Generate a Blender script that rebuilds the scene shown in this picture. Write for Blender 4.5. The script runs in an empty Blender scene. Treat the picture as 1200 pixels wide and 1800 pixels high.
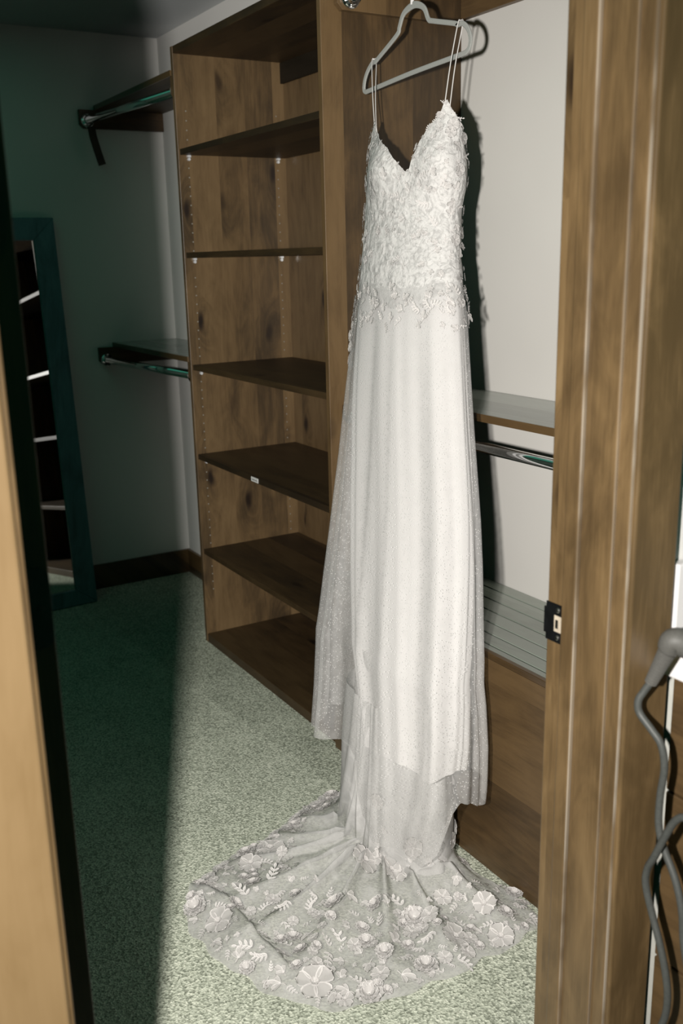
import bpy, bmesh, math, random
from mathutils import Vector, Matrix, noise

PI = math.pi
sc = bpy.context.scene
COL = sc.collection

# ------------------------------------------------------------------ camera, world, flash, exposure
cam_d = bpy.data.cameras.new('camera')
cam = bpy.data.objects.new('camera', cam_d)
COL.objects.link(cam)
RX = (0.51413, 0.20691, -0.83238)      # world X axis in (right, down, forward) of the lens
RY = (0.85744, -0.14864, 0.49265)
RZ = (-0.02179, -0.96700, -0.25383)
cam.matrix_world = Matrix(((RX[0], -RX[1], -RX[2], 0.0),
                           (RY[0], -RY[1], -RY[2], 0.0),
                           (RZ[0], -RZ[1], -RZ[2], 1.5),
                           (0, 0, 0, 1)))
cam_d.sensor_fit = 'VERTICAL'
cam_d.sensor_height = 36.0
cam_d.sensor_width = 24.0
cam_d.lens = 34.2
cam_d.clip_start = 0.02
cam_d.dof.use_dof = True
cam_d.dof.focus_distance = 2.3
cam_d.dof.aperture_fstop = 4.5
sc.camera = cam

world = bpy.data.worlds.new('world')
sc.world = world
world.use_nodes = True
bg = world.node_tree.nodes['Background']
bg.inputs[0].default_value = (0.06, 0.60, 0.38, 1)
bg.inputs[1].default_value = 0.09

fl_d = bpy.data.lights.new('camera_flash', 'SPOT')
fl_d.energy = 550
fl_d.color = (1.0, 0.955, 0.91)
fl_d.spot_size = math.radians(108)
fl_d.spot_blend = 0.8
fl_d.shadow_soft_size = 0.02
fl_d.use_nodes = True           # soften the flash close to its head, so near surfaces stay darker
_t = fl_d.node_tree
_e = next(n for n in _t.nodes if n.type == 'EMISSION')
_f = _t.nodes.new('ShaderNodeLightFalloff')
_f.inputs['Strength'].default_value = 1.0
_f.inputs['Smooth'].default_value = 4.0
_t.links.new(_f.outputs['Quadratic'], _e.inputs['Strength'])
fl = bpy.data.objects.new('camera_flash', fl_d)
COL.objects.link(fl)
fl.location = (-0.100, -0.167, 1.50)
fl.rotation_euler = Vector((-0.8610, 0.4418, -0.2521)).to_track_quat('-Z', 'Y').to_euler()

lp_d = bpy.data.lights.new('green_shadow_fill', 'AREA')     # unseen dim green fill, added to tint the closet shadows
lp_d.shape = 'RECTANGLE'
lp_d.size = 2.8
lp_d.size_y = 1.2
lp_d.energy = 1.6
lp_d.color = (0.12, 1.0, 0.66)
lp = bpy.data.objects.new('green_shadow_fill', lp_d)
COL.objects.link(lp)
lp.location = (-2.7, 0.40, 2.42)

sc.view_settings.view_transform = 'Standard'
sc.view_settings.look = 'None'
sc.view_settings.gamma = 1.0
sc.view_settings.use_curve_mapping = False
sc.view_settings.exposure = 0.0
sc.cycles.max_bounces = 8
sc.cycles.diffuse_bounces = 1
sc.cycles.glossy_bounces = 4
sc.cycles.transparent_max_bounces = 24
sc.cycles.transmission_bounces = 4
sc.cycles.use_denoising = True
sc.cycles.caustics_reflective = False
sc.cycles.caustics_refractive = False


# ------------------------------------------------------------------ node helpers
class NT:
    def __init__(s, name):
        s.m = bpy.data.materials.new(name)
        s.m.use_nodes = True
        s.t = s.m.node_tree
        s.t.nodes.clear()
        s.out = s.n('ShaderNodeOutputMaterial')

    def n(s, kind, **kw):
        o = s.t.nodes.new(kind)
        for k, v in kw.items():
            setattr(o, k, v)
        return o

    def set(s, sock, v):
        if hasattr(v, 'links') or isinstance(v, bpy.types.NodeSocket):
            s.t.links.new(v, sock)
        else:
            sock.default_value = v

    def math(s, op, a, b=None, c=None, clamp=False):
        o = s.n('ShaderNodeMath', operation=op)
        o.use_clamp = clamp
        s.set(o.inputs[0], a)
        if b is not None:
            s.set(o.inputs[1], b)
        if c is not None:
            s.set(o.inputs[2], c)
        return o.outputs[0]

    def vec(s, x, y, z=0.0):
        o = s.n('ShaderNodeCombineXYZ')
        for i, v in enumerate((x, y, z)):
            s.set(o.inputs[i], v)
        return o.outputs[0]

    def noise(s, v, scale=1.0, detail=3.0, rough=0.5, dist=0.0):
        o = s.n('ShaderNodeTexNoise')
        s.set(o.inputs['Vector'], v)
        o.inputs['Scale'].default_value = scale
        o.inputs['Detail'].default_value = detail
        o.inputs['Roughness'].default_value = rough
        o.inputs['Distortion'].default_value = dist
        return o.outputs['Fac']

    def smooth(s, v, a, b, lo=0.0, hi=1.0):
        o = s.n('ShaderNodeMapRange', interpolation_type='SMOOTHSTEP')
        s.set(o.inputs[0], v)
        for i, q in enumerate((a, b, lo, hi)):
            o.inputs[i + 1].default_value = q
        return o.outputs[0]

    def mix(s, f, a, b, blend='MIX'):
        o = s.n('ShaderNodeMix', data_type='RGBA', blend_type=blend)
        s.set(o.inputs[0], f)
        s.set(o.inputs[6], a)
        s.set(o.inputs[7], b)
        return o.outputs[2]

    def bump(s, h, strength, dist=0.001):
        o = s.n('ShaderNodeBump')
        o.inputs['Strength'].default_value = strength
        o.inputs['Distance'].default_value = dist
        s.set(o.inputs['Height'], h)
        return o.outputs[0]

    def obj(s):
        o = s.n('ShaderNodeTexCoord')
        return o.outputs['Object']

    def bsdf(s, color, rough=0.5, spec=0.5, metal=0.0, normal=None, coat=0.0):
        o = s.n('ShaderNodeBsdfPrincipled')
        s.set(o.inputs['Base Color'], color)
        s.set(o.inputs['Roughness'], rough)
        s.set(o.inputs['Metallic'], metal)
        s.set(o.inputs['Specular IOR Level'], spec)
        if coat:
            o.inputs['Coat Weight'].default_value = coat
            o.inputs['Coat Roughness'].default_value = 0.25
        if normal is not None:
            s.t.links.new(normal, o.inputs['Normal'])
        return o.outputs[0]

    def done(s, shader):
        s.t.links.new(shader, s.out.inputs[0])
        return s.m


def c4(r, g, b):
    return (r, g, b, 1.0)


def wood(name, axis='Z', light=(0.17, 0.098, 0.038), mid=(0.115, 0.064, 0.024), dark=(0.045, 0.026, 0.011),
         board=0.115, rough=0.42, seed=0.0, wear=0.0, knots=0.5, spec=0.45, edge_glare=(), tint=(0.93, 1.0, 1.10)):
    light, mid, dark = [tuple(q * w for q, w in zip(c, tint)) for c in (light, mid, dark)]
    m = NT(name)
    sp = m.n('ShaderNodeSeparateXYZ')
    m.set(sp.inputs[0], m.obj())
    x, y, z = sp.outputs
    if axis == 'Z':
        al, pe = z, m.math('ADD', x, y)
    elif axis == 'X':
        al, pe = x, m.math('ADD', y, z)
    else:
        al, pe = y, m.math('ADD', x, z)
    pe = m.math('ADD', pe, 10.0 + seed)
    bi = m.math('FLOOR', m.math('DIVIDE', pe, board))
    wn = m.n('ShaderNodeTexWhiteNoise', noise_dimensions='1D')
    m.set(wn.inputs['W'], bi)
    br = wn.outputs['Value']
    off = m.math('MULTIPLY', br, 13.0)
    al2 = m.math('ADD', al, off)
    # knots
    vo = m.n('ShaderNodeTexVoronoi', voronoi_dimensions='2D', feature='F1')
    warp = m.noise(m.vec(m.math('MULTIPLY', pe, 18.0), m.math('MULTIPLY', al2, 9.0)), 1.0, 2.0)
    m.set(vo.inputs['Vector'], m.vec(m.math('ADD', m.math('MULTIPLY', pe, 6.2), m.math('MULTIPLY', warp, 0.22)),
                                     m.math('MULTIPLY', al2, 2.6)))
    vo.inputs['Scale'].default_value = 1.0
    sc_ = m.n('ShaderNodeSeparateColor')
    m.set(sc_.inputs[0], vo.outputs['Color'])
    on = m.smooth(sc_.outputs[0], 1.0 - knots, 1.0 - knots + 0.25)
    d = vo.outputs['Distance']
    core = m.math('MULTIPLY', m.smooth(d, 0.13, 0.03), on)
    infl = m.math('MULTIPLY', m.smooth(d, 0.5, 0.0), on)
    # grain
    lowf = m.noise(m.vec(m.math('MULTIPLY', pe, 5.0), m.math('MULTIPLY', al2, 1.1), br), 1.0, 2.0)
    g = m.math('ADD', m.math('MULTIPLY', pe, 55.0), m.math('MULTIPLY', lowf, 9.0))
    g = m.math('ADD', g, m.math('MULTIPLY', infl, 7.0))
    fine = m.noise(m.vec(g, m.math('MULTIPLY', al2, 4.5), br), 1.0, 5.0, 0.62)
    fib = m.noise(m.vec(m.math('MULTIPLY', pe, 420.0), m.math('MULTIPLY', al2, 9.0), br), 1.0, 2.0, 0.6)
    blot = m.noise(m.vec(m.math('MULTIPLY', pe, 13.0), m.math('MULTIPLY', al2, 4.5), br), 1.0, 4.0, 0.6, 0.6)
    t = m.math('ADD', m.math('MULTIPLY', fine, 0.5), m.math('MULTIPLY', blot, 0.95))
    t = m.math('ADD', t, m.math('MULTIPLY', fib, 0.25))
    t = m.math('ADD', t, m.math('MULTIPLY', br, 0.62))
    t = m.math('SUBTRACT', t, m.math('MULTIPLY', infl, 0.22))
    t = m.smooth(t, 0.74, 1.62)
    c = m.n('ShaderNodeValToRGB')
    m.set(c.inputs[0], t)
    e = c.color_ramp.elements
    e[0].position = 0.0
    e[0].color = c4(*dark)
    e[1].position = 1.0
    e[1].color = c4(*light)
    k = e.new(0.5)
    k.color = c4(*mid)
    col = m.mix(core, c.outputs[0], c4(dark[0] * 0.35, dark[1] * 0.32, dark[2] * 0.4))
    if wear > 0:
        wv = m.noise(m.vec(m.math('MULTIPLY', pe, 90.0), m.math('MULTIPLY', al, 6.0)), 1.0, 4.0, 0.7)
        wv = m.smooth(wv, 0.70, 0.80, 0.0, wear)
        col = m.mix(wv, col, c4(0.36, 0.28, 0.19))
    for x0, hw, amt in edge_glare:          # glare painted as pale lines along the arrises of the moulding
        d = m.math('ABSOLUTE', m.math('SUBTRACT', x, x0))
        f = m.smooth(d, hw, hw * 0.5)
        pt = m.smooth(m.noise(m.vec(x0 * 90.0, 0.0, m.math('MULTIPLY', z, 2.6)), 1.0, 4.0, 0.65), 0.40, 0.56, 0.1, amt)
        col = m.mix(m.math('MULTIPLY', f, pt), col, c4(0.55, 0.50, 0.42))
    h = m.math('ADD', m.math('MULTIPLY', fib, 0.6), m.math('MULTIPLY', fine, 0.5))
    return m.done(m.bsdf(col, rough, spec, 0.0, m.bump(h, 0.25, 0.0006)))


def plain(name, col, rough=0.5, metal=0.0, spec=0.5, grain=0.0, scale=60.0):
    m = NT(name)
    nz = m.noise(m.obj(), scale, 3.0)
    c = m.mix(m.smooth(nz, 0.3, 0.7), c4(*[q * (1 - grain) for q in col]), c4(*col))
    nm = m.bump(nz, 0.15, 0.0008) if grain else None
    return m.done(m.bsdf(c, rough, spec, metal, nm))


def paint(name, col):
    m = NT(name)
    co = m.obj()
    nz = m.noise(co, 220.0, 3.0, 0.6)
    big = m.noise(co, 3.0, 2.0)
    c = m.mix(m.smooth(big, 0.3, 0.7), c4(*[q * 0.97 for q in col]), c4(*col))
    return m.done(m.bsdf(c, 0.75, 0.25, 0.0, m.bump(nz, 0.2, 0.0012)))


def carpet_mat():
    m = NT('carpet')
    co = m.obj()
    sp = m.n('ShaderNodeSeparateXYZ')
    m.set(sp.inputs[0], co)
    x, y, _ = sp.outputs
    tuft = m.noise(co, 170.0, 3.0, 0.65)
    fleck = m.n('ShaderNodeTexVoronoi', feature='F1')
    m.set(fleck.inputs['Vector'], co)
    fleck.inputs['Scale'].default_value = 210.0
    fs = m.n('ShaderNodeSeparateColor')
    m.set(fs.inputs[0], fleck.outputs['Color'])
    cloud = m.noise(co, 5.0, 4.0, 0.6)
    # a vacuum lane in the pile, leaning the other way along the bookcase
    wob = m.math('MULTIPLY', m.math('SUBTRACT', m.noise(co, 9.0, 3.0), 0.5), 0.05)
    lane = m.math('SUBTRACT', m.math('ADD', y, wob), m.math('ADD', m.math('MULTIPLY', x, 0.0957), 1.481))
    lane = m.smooth(lane, -0.008, 0.012)
    t = m.math('ADD', m.math('MULTIPLY', tuft, 0.9), m.math('MULTIPLY', fs.outputs[0], 0.55))
    t = m.math('ADD', t, m.math('MULTIPLY', cloud, 0.35))
    t = m.math('SUBTRACT', t, m.math('MULTIPLY', lane, 0.105))
    c = m.n('ShaderNodeValToRGB')
    m.set(c.inputs[0], m.smooth(t, 0.45, 1.35))
    e = c.color_ramp.elements
    e[0].color = c4(0.22, 0.24, 0.185)
    e[1].color = c4(0.78, 0.80, 0.665)
    k = e.new(0.45)
    k.color = c4(0.505, 0.54, 0.432)
    k = e.new(0.75)
    k.color = c4(0.64, 0.68, 0.55)
    h = m.math('ADD', tuft, m.math('MULTIPLY', fleck.outputs['Distance'], 0.6))
    return m.done(m.bsdf(c.outputs[0], 0.95, 0.05, 0.0, m.bump(h, 0.6, 0.005)))


def cloth(name, col=(0.80, 0.78, 0.76), alpha=1.0, dots=0.0, weave=0.0, cloud=0.0, trans=0.25, relief=0.0,
          dot_scale=170.0, gather=0.0):
    """white bridal fabric: diffuse with some light passing through; alpha below 1 is an open net"""
    m = NT(name)
    co = m.obj()
    nz = m.noise(co, 260.0, 3.0, 0.6)
    nm = m.bump(nz, 0.25, 0.0008)
    if relief:
        w1 = m.n('ShaderNodeTexVoronoi', feature='SMOOTH_F1')
        m.set(w1.inputs['Vector'], co)
        w1.inputs['Scale'].default_value = 55.0
        h = m.math('ADD', m.noise(co, 45.0, 4.0, 0.6, 1.5), m.math('MULTIPLY', w1.outputs['Distance'], 0.9))
        nm = m.bump(h, relief, 0.004)
    df = m.n('ShaderNodeBsdfDiffuse')
    if relief:
        lc = m.noise(co, 38.0, 5.0, 0.68, 2.2)
        m.set(df.inputs[0], m.mix(m.smooth(lc, 0.38, 0.56), c4(*[q * 0.76 for q in col]), c4(*[q * 1.06 for q in col])))
    else:
        df.inputs[0].default_value = c4(*col)
    m.t.links.new(nm, df.inputs['Normal'])
    tr = m.n('ShaderNodeBsdfTranslucent')
    tr.inputs[0].default_value = c4(*col)
    ms = m.n('ShaderNodeMixShader')
    ms.inputs[0].default_value = trans
    m.t.links.new(df.outputs[0], ms.inputs[1])
    m.t.links.new(tr.outputs[0], ms.inputs[2])
    sh = ms.outputs[0]
    if alpha < 1.0:
        a = alpha
        if cloud:
            a = m.math('ADD', m.smooth(m.noise(co, 26.0, 4.0, 0.6, 0.8), 0.35, 0.75, -cloud, cloud), alpha)
            if gather:                 # net gathered into the hanging column lies in more layers
                zz = m.n('ShaderNodeSeparateXYZ')
                m.set(zz.inputs[0], co)
                a = m.math('ADD', a, m.smooth(zz.outputs[2], 0.05, 0.20, 0.0, gather), clamp=True)
        if dots:
            v = m.n('ShaderNodeTexVoronoi', feature='F1')
            m.set(v.inputs['Vector'], co)
            v.inputs['Scale'].default_value = dot_scale
            dm = m.smooth(v.outputs['Distance'], 0.30, 0.18, 0.0, dots)
            a = m.math('MAXIMUM', a, dm)
        tp = m.n('ShaderNodeBsdfTransparent')
        mx = m.n('ShaderNodeMixShader')
        m.set(mx.inputs[0], a)
        m.t.links.new(tp.outputs[0], mx.inputs[1])
        m.t.links.new(sh, mx.inputs[2])
        sh = mx.outputs[0]
    return m.done(sh)


def lace_mat():
    """corded lace: the 'rim' attribute of the mesh marks the solid cord, the rest is open net"""
    m = NT('corded_lace')
    at = m.n('ShaderNodeAttribute', attribute_name='rim')
    co = m.obj()
    net = m.noise(co, 420.0, 2.0, 0.6)
    a = m.math('ADD', m.smooth(at.outputs['Fac'], 0.25, 0.8, 0.55, 1.0), m.math('MULTIPLY', m.math('SUBTRACT', net, 0.5), 0.5), clamp=True)
    df = m.n('ShaderNodeBsdfDiffuse')
    df.inputs[0].default_value = c4(0.84, 0.81, 0.78)
    m.t.links.new(m.bump(m.math('ADD', at.outputs['Fac'], m.math('MULTIPLY', net, 0.4)), 0.6, 0.002), df.inputs['Normal'])
    tp = m.n('ShaderNodeBsdfTransparent')
    mx = m.n('ShaderNodeMixShader')
    m.set(mx.inputs[0], a)
    m.t.links.new(tp.outputs[0], mx.inputs[1])
    m.t.links.new(df.outputs[0], mx.inputs[2])
    return m.done(mx.outputs[0])


M = {}
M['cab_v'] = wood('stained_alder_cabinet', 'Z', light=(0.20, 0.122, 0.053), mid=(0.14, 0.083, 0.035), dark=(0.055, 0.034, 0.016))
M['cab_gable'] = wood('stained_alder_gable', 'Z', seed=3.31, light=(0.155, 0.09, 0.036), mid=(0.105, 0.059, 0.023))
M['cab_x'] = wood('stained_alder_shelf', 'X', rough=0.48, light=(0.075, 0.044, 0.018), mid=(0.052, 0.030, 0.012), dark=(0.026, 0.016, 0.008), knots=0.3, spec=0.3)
M['shelf_gloss'] = wood('pale_grey_shelf_top', 'X', rough=0.22, light=(0.40, 0.41, 0.335), mid=(0.34, 0.355, 0.285), dark=(0.27, 0.28, 0.225), knots=0.02, spec=0.8, seed=1.7)  # grey for the shelf tops, paler than the boards below
M['slat_gloss'] = wood('grey_green_slat', 'X', rough=0.25, light=(0.30, 0.32, 0.245), mid=(0.265, 0.285, 0.215), dark=(0.21, 0.225, 0.17), knots=0.02, spec=0.7, seed=2.9)
M['cab_dark'] = wood('near_black_strip', 'X', rough=0.6, light=(0.022, 0.016, 0.009), mid=(0.015, 0.011, 0.006), dark=(0.008, 0.006, 0.004), spec=0.2)
M['edge_x'] = wood('alder_edge_band', 'X', rough=0.3, light=(0.14, 0.08, 0.03), mid=(0.10, 0.056, 0.021), spec=0.6)
M['bench_x'] = wood('alder_bench_front', 'X', board=0.13, seed=0.9, light=(0.135, 0.078, 0.031), mid=(0.088, 0.050, 0.020))
M['cleat_y'] = wood('alder_cleat', 'Y', light=(0.13, 0.075, 0.03), mid=(0.09, 0.05, 0.02))
M['trim_wood'] = wood('alder_door_trim', 'Z', board=0.21, light=(0.25, 0.155, 0.067), mid=(0.168, 0.10, 0.041), dark=(0.075, 0.044, 0.018), wear=0.55, seed=0.37, knots=0.35, rough=0.38)
M['post_wood'] = wood('alder_door_post', 'Z', board=0.21, light=(0.25, 0.155, 0.067), mid=(0.168, 0.10, 0.041), dark=(0.075, 0.044, 0.018), edge_glare=((-0.0070, 0.0007, 0.45), (0.0527, 0.0005, 0.2), (0.0768, 0.0007, 0.5)), wear=0.6, seed=0.37, knots=0.45, rough=0.38)
M['post_casing'] = wood('alder_post_casing', 'Z', board=0.3, light=(0.31, 0.195, 0.086), mid=(0.215, 0.13, 0.054), dark=(0.10, 0.06, 0.024), wear=0.5, seed=1.37, knots=0.5, rough=0.38)
M['casing_wood'] = wood('alder_casing_blond', 'Z', board=0.3, light=(0.25, 0.155, 0.068), mid=(0.205, 0.123, 0.050), dark=(0.13, 0.074, 0.028), seed=5.2, knots=0.35)
M['door_wood'] = wood('alder_door', 'Z', light=(0.15, 0.085, 0.034), mid=(0.1, 0.056, 0.022), seed=2.2)
M['mirror_frame'] = wood('teal_stained_frame', 'Z', light=(0.16, 0.29, 0.30), mid=(0.11, 0.21, 0.215), dark=(0.05, 0.11, 0.115), board=0.4, knots=0.1, seed=4.0)
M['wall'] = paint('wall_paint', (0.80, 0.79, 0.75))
M['wall_bay_dimmed'] = paint('wall_paint_bay_dimmed', (0.69, 0.675, 0.63))  # the common wall paint, darkened to offset the strong flash on this wall
M['ceiling'] = paint('ceiling_paint', (0.60, 0.62, 0.62))
M['carpet'] = carpet_mat()
M['tile'] = plain('bathroom_tile', (0.42, 0.41, 0.38), 0.4, grain=0.2, scale=6)
M['filler'] = plain('painted_filler', (0.50, 0.50, 0.45), 0.6, grain=0.05)
M['chrome'] = plain('chrome', (0.82, 0.83, 0.84), 0.09, 1.0)
M['mirror'] = plain('mirror_glass', (0.9, 0.93, 0.92), 0.01, 1.0)
M['black_metal'] = plain('blackened_steel', (0.018, 0.019, 0.02), 0.35, 0.6, grain=0.3)
M['bronze'] = plain('dark_hinge_bronze', (0.05, 0.05, 0.045), 0.4, 0.7, grain=0.2)
M['screw'] = plain('screw_steel', (0.55, 0.54, 0.5), 0.3, 1.0)
M['recess'] = plain('raw_mortise_wood', (0.55, 0.47, 0.36), 0.8, grain=0.3)
M['hanger'] = plain('grey_velvet', (0.36, 0.37, 0.345), 0.85, 0.0, 0.2, grain=0.12, scale=400)
M['white_plastic'] = plain('white_quartz', (0.78, 0.76, 0.75), 0.3, grain=0.03, scale=30)
M['pin'] = plain('clear_shelf_pin', (0.8, 0.82, 0.82), 0.2, 0.3)
M['hole'] = plain('pin_hole_rim', (0.32, 0.30, 0.25), 0.5, 0.4)
M['cord'] = plain('grey_cord_rubber', (0.070, 0.074, 0.068), 0.5, 0.0, 0.4, grain=0.15, scale=200)
M['handle'] = plain('grey_handle_plastic', (0.105, 0.102, 0.092), 0.55, 0.0, 0.4, grain=0.1, scale=300)
M['towel'] = plain('grey_terry', (0.42, 0.43, 0.40), 0.95, 0.0, 0.1, grain=0.45, scale=260)
M['sticker'] = plain('paper_sticker', (0.75, 0.75, 0.72), 0.7)
M['ink'] = plain('faded_ink', (0.2, 0.2, 0.2), 0.7)
M['strap_leather'] = plain('brown_leather', (0.05, 0.03, 0.018), 0.6, grain=0.3)
M['lining'] = cloth('satin_lining', (0.87, 0.85, 0.83), trans=0.12)
M['bodice'] = cloth('beaded_lace_ground', (0.77, 0.76, 0.735), trans=0.15, relief=0.8)
M['overlay'] = cloth('dotted_tulle', (0.86, 0.85, 0.83), alpha=0.36, dots=0.8, cloud=0.05, trans=0.3)
M['train'] = cloth('tulle_train', (0.82, 0.81, 0.79), alpha=0.55, dots=0.6, cloud=0.12, trans=0.3, dot_scale=240, gather=0.40)
M['under'] = cloth('milky_tulle', (0.86, 0.845, 0.82), alpha=0.95, cloud=0.05, trans=0.25)
M['strap'] = cloth('satin_strap', (0.80, 0.77, 0.74), trans=0.05)
M['lace'] = lace_mat()

# ------------------------------------------------------------------ object helpers
ORG = {}


def link(name, mesh_data, parent=None):
    o = bpy.data.objects.new(name, mesh_data)
    COL.objects.link(o)
    if parent:
        o.parent = parent
    return o


def tag(o, label=None, cat=None, group=None, kind=None):
    if label:
        o['label'] = label
    if cat:
        o['category'] = cat
    if group:
        o['group'] = group
    if kind:
        o['kind'] = kind
    return o


def thing(name, loc, label, cat, group=None, kind=None):
    o = link(name, None)
    o.empty_display_size = 0.05
    o.location = loc
    ORG[o] = Vector(loc)
    return tag(o, label, cat, group, kind)


def put(name, bm, mat, parent=None, smooth=False, bevel=0.0, base=None, auto=None):
    """link a bmesh given in world metres as one mesh object, local to its parent's origin"""
    org = ORG[parent] if parent else Vector(base if base else (0, 0, 0))
    bmesh.ops.translate(bm, verts=bm.verts, vec=-org)
    bmesh.ops.recalc_face_normals(bm, faces=bm.faces)
    me = bpy.data.meshes.new(name)
    bm.to_mesh(me)
    bm.free()
    me.materials.append(mat)
    if smooth:
        me.polygons.foreach_set('use_smooth', [True] * len(me.polygons))
    o = link(name, me, parent)
    if not parent:
        o.location = org
    ORG[o] = org.copy()
    if bevel:
        b = o.modifiers.new('bevel', 'BEVEL')
        b.width = bevel
        b.segments = 2
        b.limit_method = 'ANGLE'
    return o


def new():
    return bmesh.new()


def box(bm, x0, x1, y0, y1, z0, z1):
    v = [bm.verts.new(p) for p in ((x0, y0, z0), (x1, y0, z0), (x1, y1, z0), (x0, y1, z0),
                                   (x0, y0, z1), (x1, y0, z1), (x1, y1, z1), (x0, y1, z1))]
    for f in ((0, 1, 2, 3), (4, 5, 6, 7), (0, 1, 5, 4), (1, 2, 6, 5), (2, 3, 7, 6), (3, 0, 4, 7)):
        bm.faces.new([v[i] for i in f])
    return bm


def bx(*a):
    return box(new(), *a)


def prism(bm, pts, axis, a, b):
    """extrude a closed 2D outline along an axis; outline gives the two other axes in xyz order"""
    def P(p, t):
        q = list(p)
        q.insert('xyz'.index(axis), t)
        return q
    lo = [bm.verts.new(P(p, a)) for p in pts]
    hi = [bm.verts.new(P(p, b)) for p in pts]
    n = len(pts)
    bm.faces.new(lo)
    bm.faces.new(hi)
    for i in range(n):
        bm.faces.new((lo[i], lo[(i + 1) % n], hi[(i + 1) % n], hi[i]))
    return bm


def catmull(pts, n=8, closed=False):
    out = []
    P = [Vector(p) for p in pts]
    N = len(P)
    rng = range(N if closed else N - 1)
    for i in rng:
        p0 = P[(i - 1) % N] if closed or i > 0 else P[0] * 2 - P[1]
        p1 = P[i]
        p2 = P[(i + 1) % N]
        p3 = P[(i + 2) % N] if closed or i + 2 < N else P[-1] * 2 - P[-2]
        for k in range(n):
            t = k / n
            out.append(0.5 * ((2 * p1) + (p2 - p0) * t + (2 * p0 - 5 * p1 + 4 * p2 - p3) * t * t +
                              (3 * p1 - p0 - 3 * p2 + p3) * t ** 3))
    if not closed:
        out.append(P[-1])
    return out


def tube(bm, pts, r, n=10, closed=False, flat=None):
    """sweep along points; r is a number or function of 0..1; flat=(vector, wide, thin) makes a ribbon"""
    pts = [Vector(p) for p in pts]
    N = len(pts)
    rings = []
    prev = None
    for i, p in enumerate(pts):
        t = (pts[(i + 1) % N] - pts[i - 1]) if closed else (pts[min(i + 1, N - 1)] - pts[max(i - 1, 0)])
        t.normalize()
        if flat:
            u = flat[0].cross(t).normalized()
            w = flat[0].normalized()
            ring = []
            for k in range(n):
                a = 2 * PI * (k + 0.5) / n
                cx, cy = math.cos(a), math.sin(a)
                ring.append(bm.verts.new(p + u * math.copysign(abs(cx) ** 0.5, cx) * flat[1] + w * math.copysign(abs(cy) ** 0.5, cy) * flat[2]))
        else:
            if prev is None:
                prev = t.orthogonal().normalized()
            u = (prev - t * prev.dot(t)).normalized()
            prev = u
            w = t.cross(u)
            rr = r(i / (N - 1)) if callable(r) else r
            ring = [bm.verts.new(p + (u * math.cos(2 * PI * k / n) + w * math.sin(2 * PI * k / n)) * rr) for k in range(n)]
        rings.append(ring)
    for i in range(N if closed else N - 1):
        A, B = rings[i], rings[(i + 1) % N]
        for k in range(n):
            bm.faces.new((A[k], A[(k + 1) % n], B[(k + 1) % n], B[k]))
    if not closed:
        bm.faces.new(rings[0])
        bm.faces.new(rings[-1])
    return bm


def cyl(bm, a, b, r, n=20):
    return tube(bm, [a, b], r, n)


def interp(v, xs, ys):
    if v <= xs[0]:
        return ys[0]
    for i in range(1, len(xs)):
        if v <= xs[i]:
            t = (v - xs[i - 1]) / (xs[i] - xs[i - 1])
            return ys[i - 1] + (ys[i] - ys[i - 1]) * t
    return ys[-1]


# ------------------------------------------------------------------ the setting
XF = -4.371          # far wall
YB = 1.705           # back wall left of and above the bookcase
YR = 1.868           # back wall of the bay right of the bookcase
ZC = 2.437
XL, XR = -3.477, -2.421   # bookcase outer sides
YF = 1.402           # bookcase front
DW0, DW1 = -1.030, -0.905  # doorway wall, closet side and bathroom side


def wall(name, bm, mat, label, cat='wall', bevel=0):
    return tag(put(name, bm, mat, bevel=bevel), label, cat, kind='structure')


wall('floor', bx(XF - 0.1, -0.97, -0.9, 1.95, -0.05, 0.0), M['carpet'], 'grey green cut pile carpet under the bridal train', 'floor')
wall('floor_bathroom', bx(-0.97, 2.2, -1.6, 2.0, -0.05, -0.004), M['tile'], 'pale floor on the near side of the doorway', 'floor')
wall('ceiling', bx(XF - 0.1, DW0, -0.9, 1.95, ZC, ZC + 0.06), M['ceiling'], 'flat pale ceiling above the closet', 'ceiling')
wall('wall_far', bx(XF - 0.1, XF, -0.9, 1.95, 0.0, ZC), M['wall'], 'painted far end wall behind the leaning mirror')
bm = new()
box(bm, XF, XL, YB, 1.95, 0.0, ZC)
box(bm, XL, -2.44, YB, 1.95, 2.24, ZC)
wall('wall_back', bm, M['wall'], 'painted wall strip left of and above the bookcase')
wall('wall_right', bx(-3.48, DW0, YR, 1.95, 0.0, ZC), M['wall_bay_dimmed'], 'white wall behind the hanging dress and right shelf')
wall('wall_left', bx(XF, DW0, -0.9, -0.8, 0.0, ZC), M['wall'], 'closet side wall hidden behind the open door')
bm = new()
box(bm, DW0, DW1, 1.0, 1.95, 0.0, ZC)
box(bm, DW0, DW1, -0.9, 0.165, 0.0, ZC)
box(bm, DW0, DW1, 0.165, 1.0, 2.065, ZC)
wall('wall_doorway', bm, M['wall'], 'white wall around the closet doorway')
bm = new()
box(bm, XF, XF + 0.014, -0.8, YB - 0.0, 0.0, 0.118)
wall('baseboard_far', bm, M['edge_x'], 'dark wooden baseboard along the far end wall', 'baseboard', 0.002)
bm = new()
box(bm, XF + 0.014, XL - 0.001, YB - 0.014, YB, 0.0, 0.118)
wall('baseboard_back', bm, M['edge_x'], 'short dark baseboard between far corner and bookcase', 'baseboard', 0.002)

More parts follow.
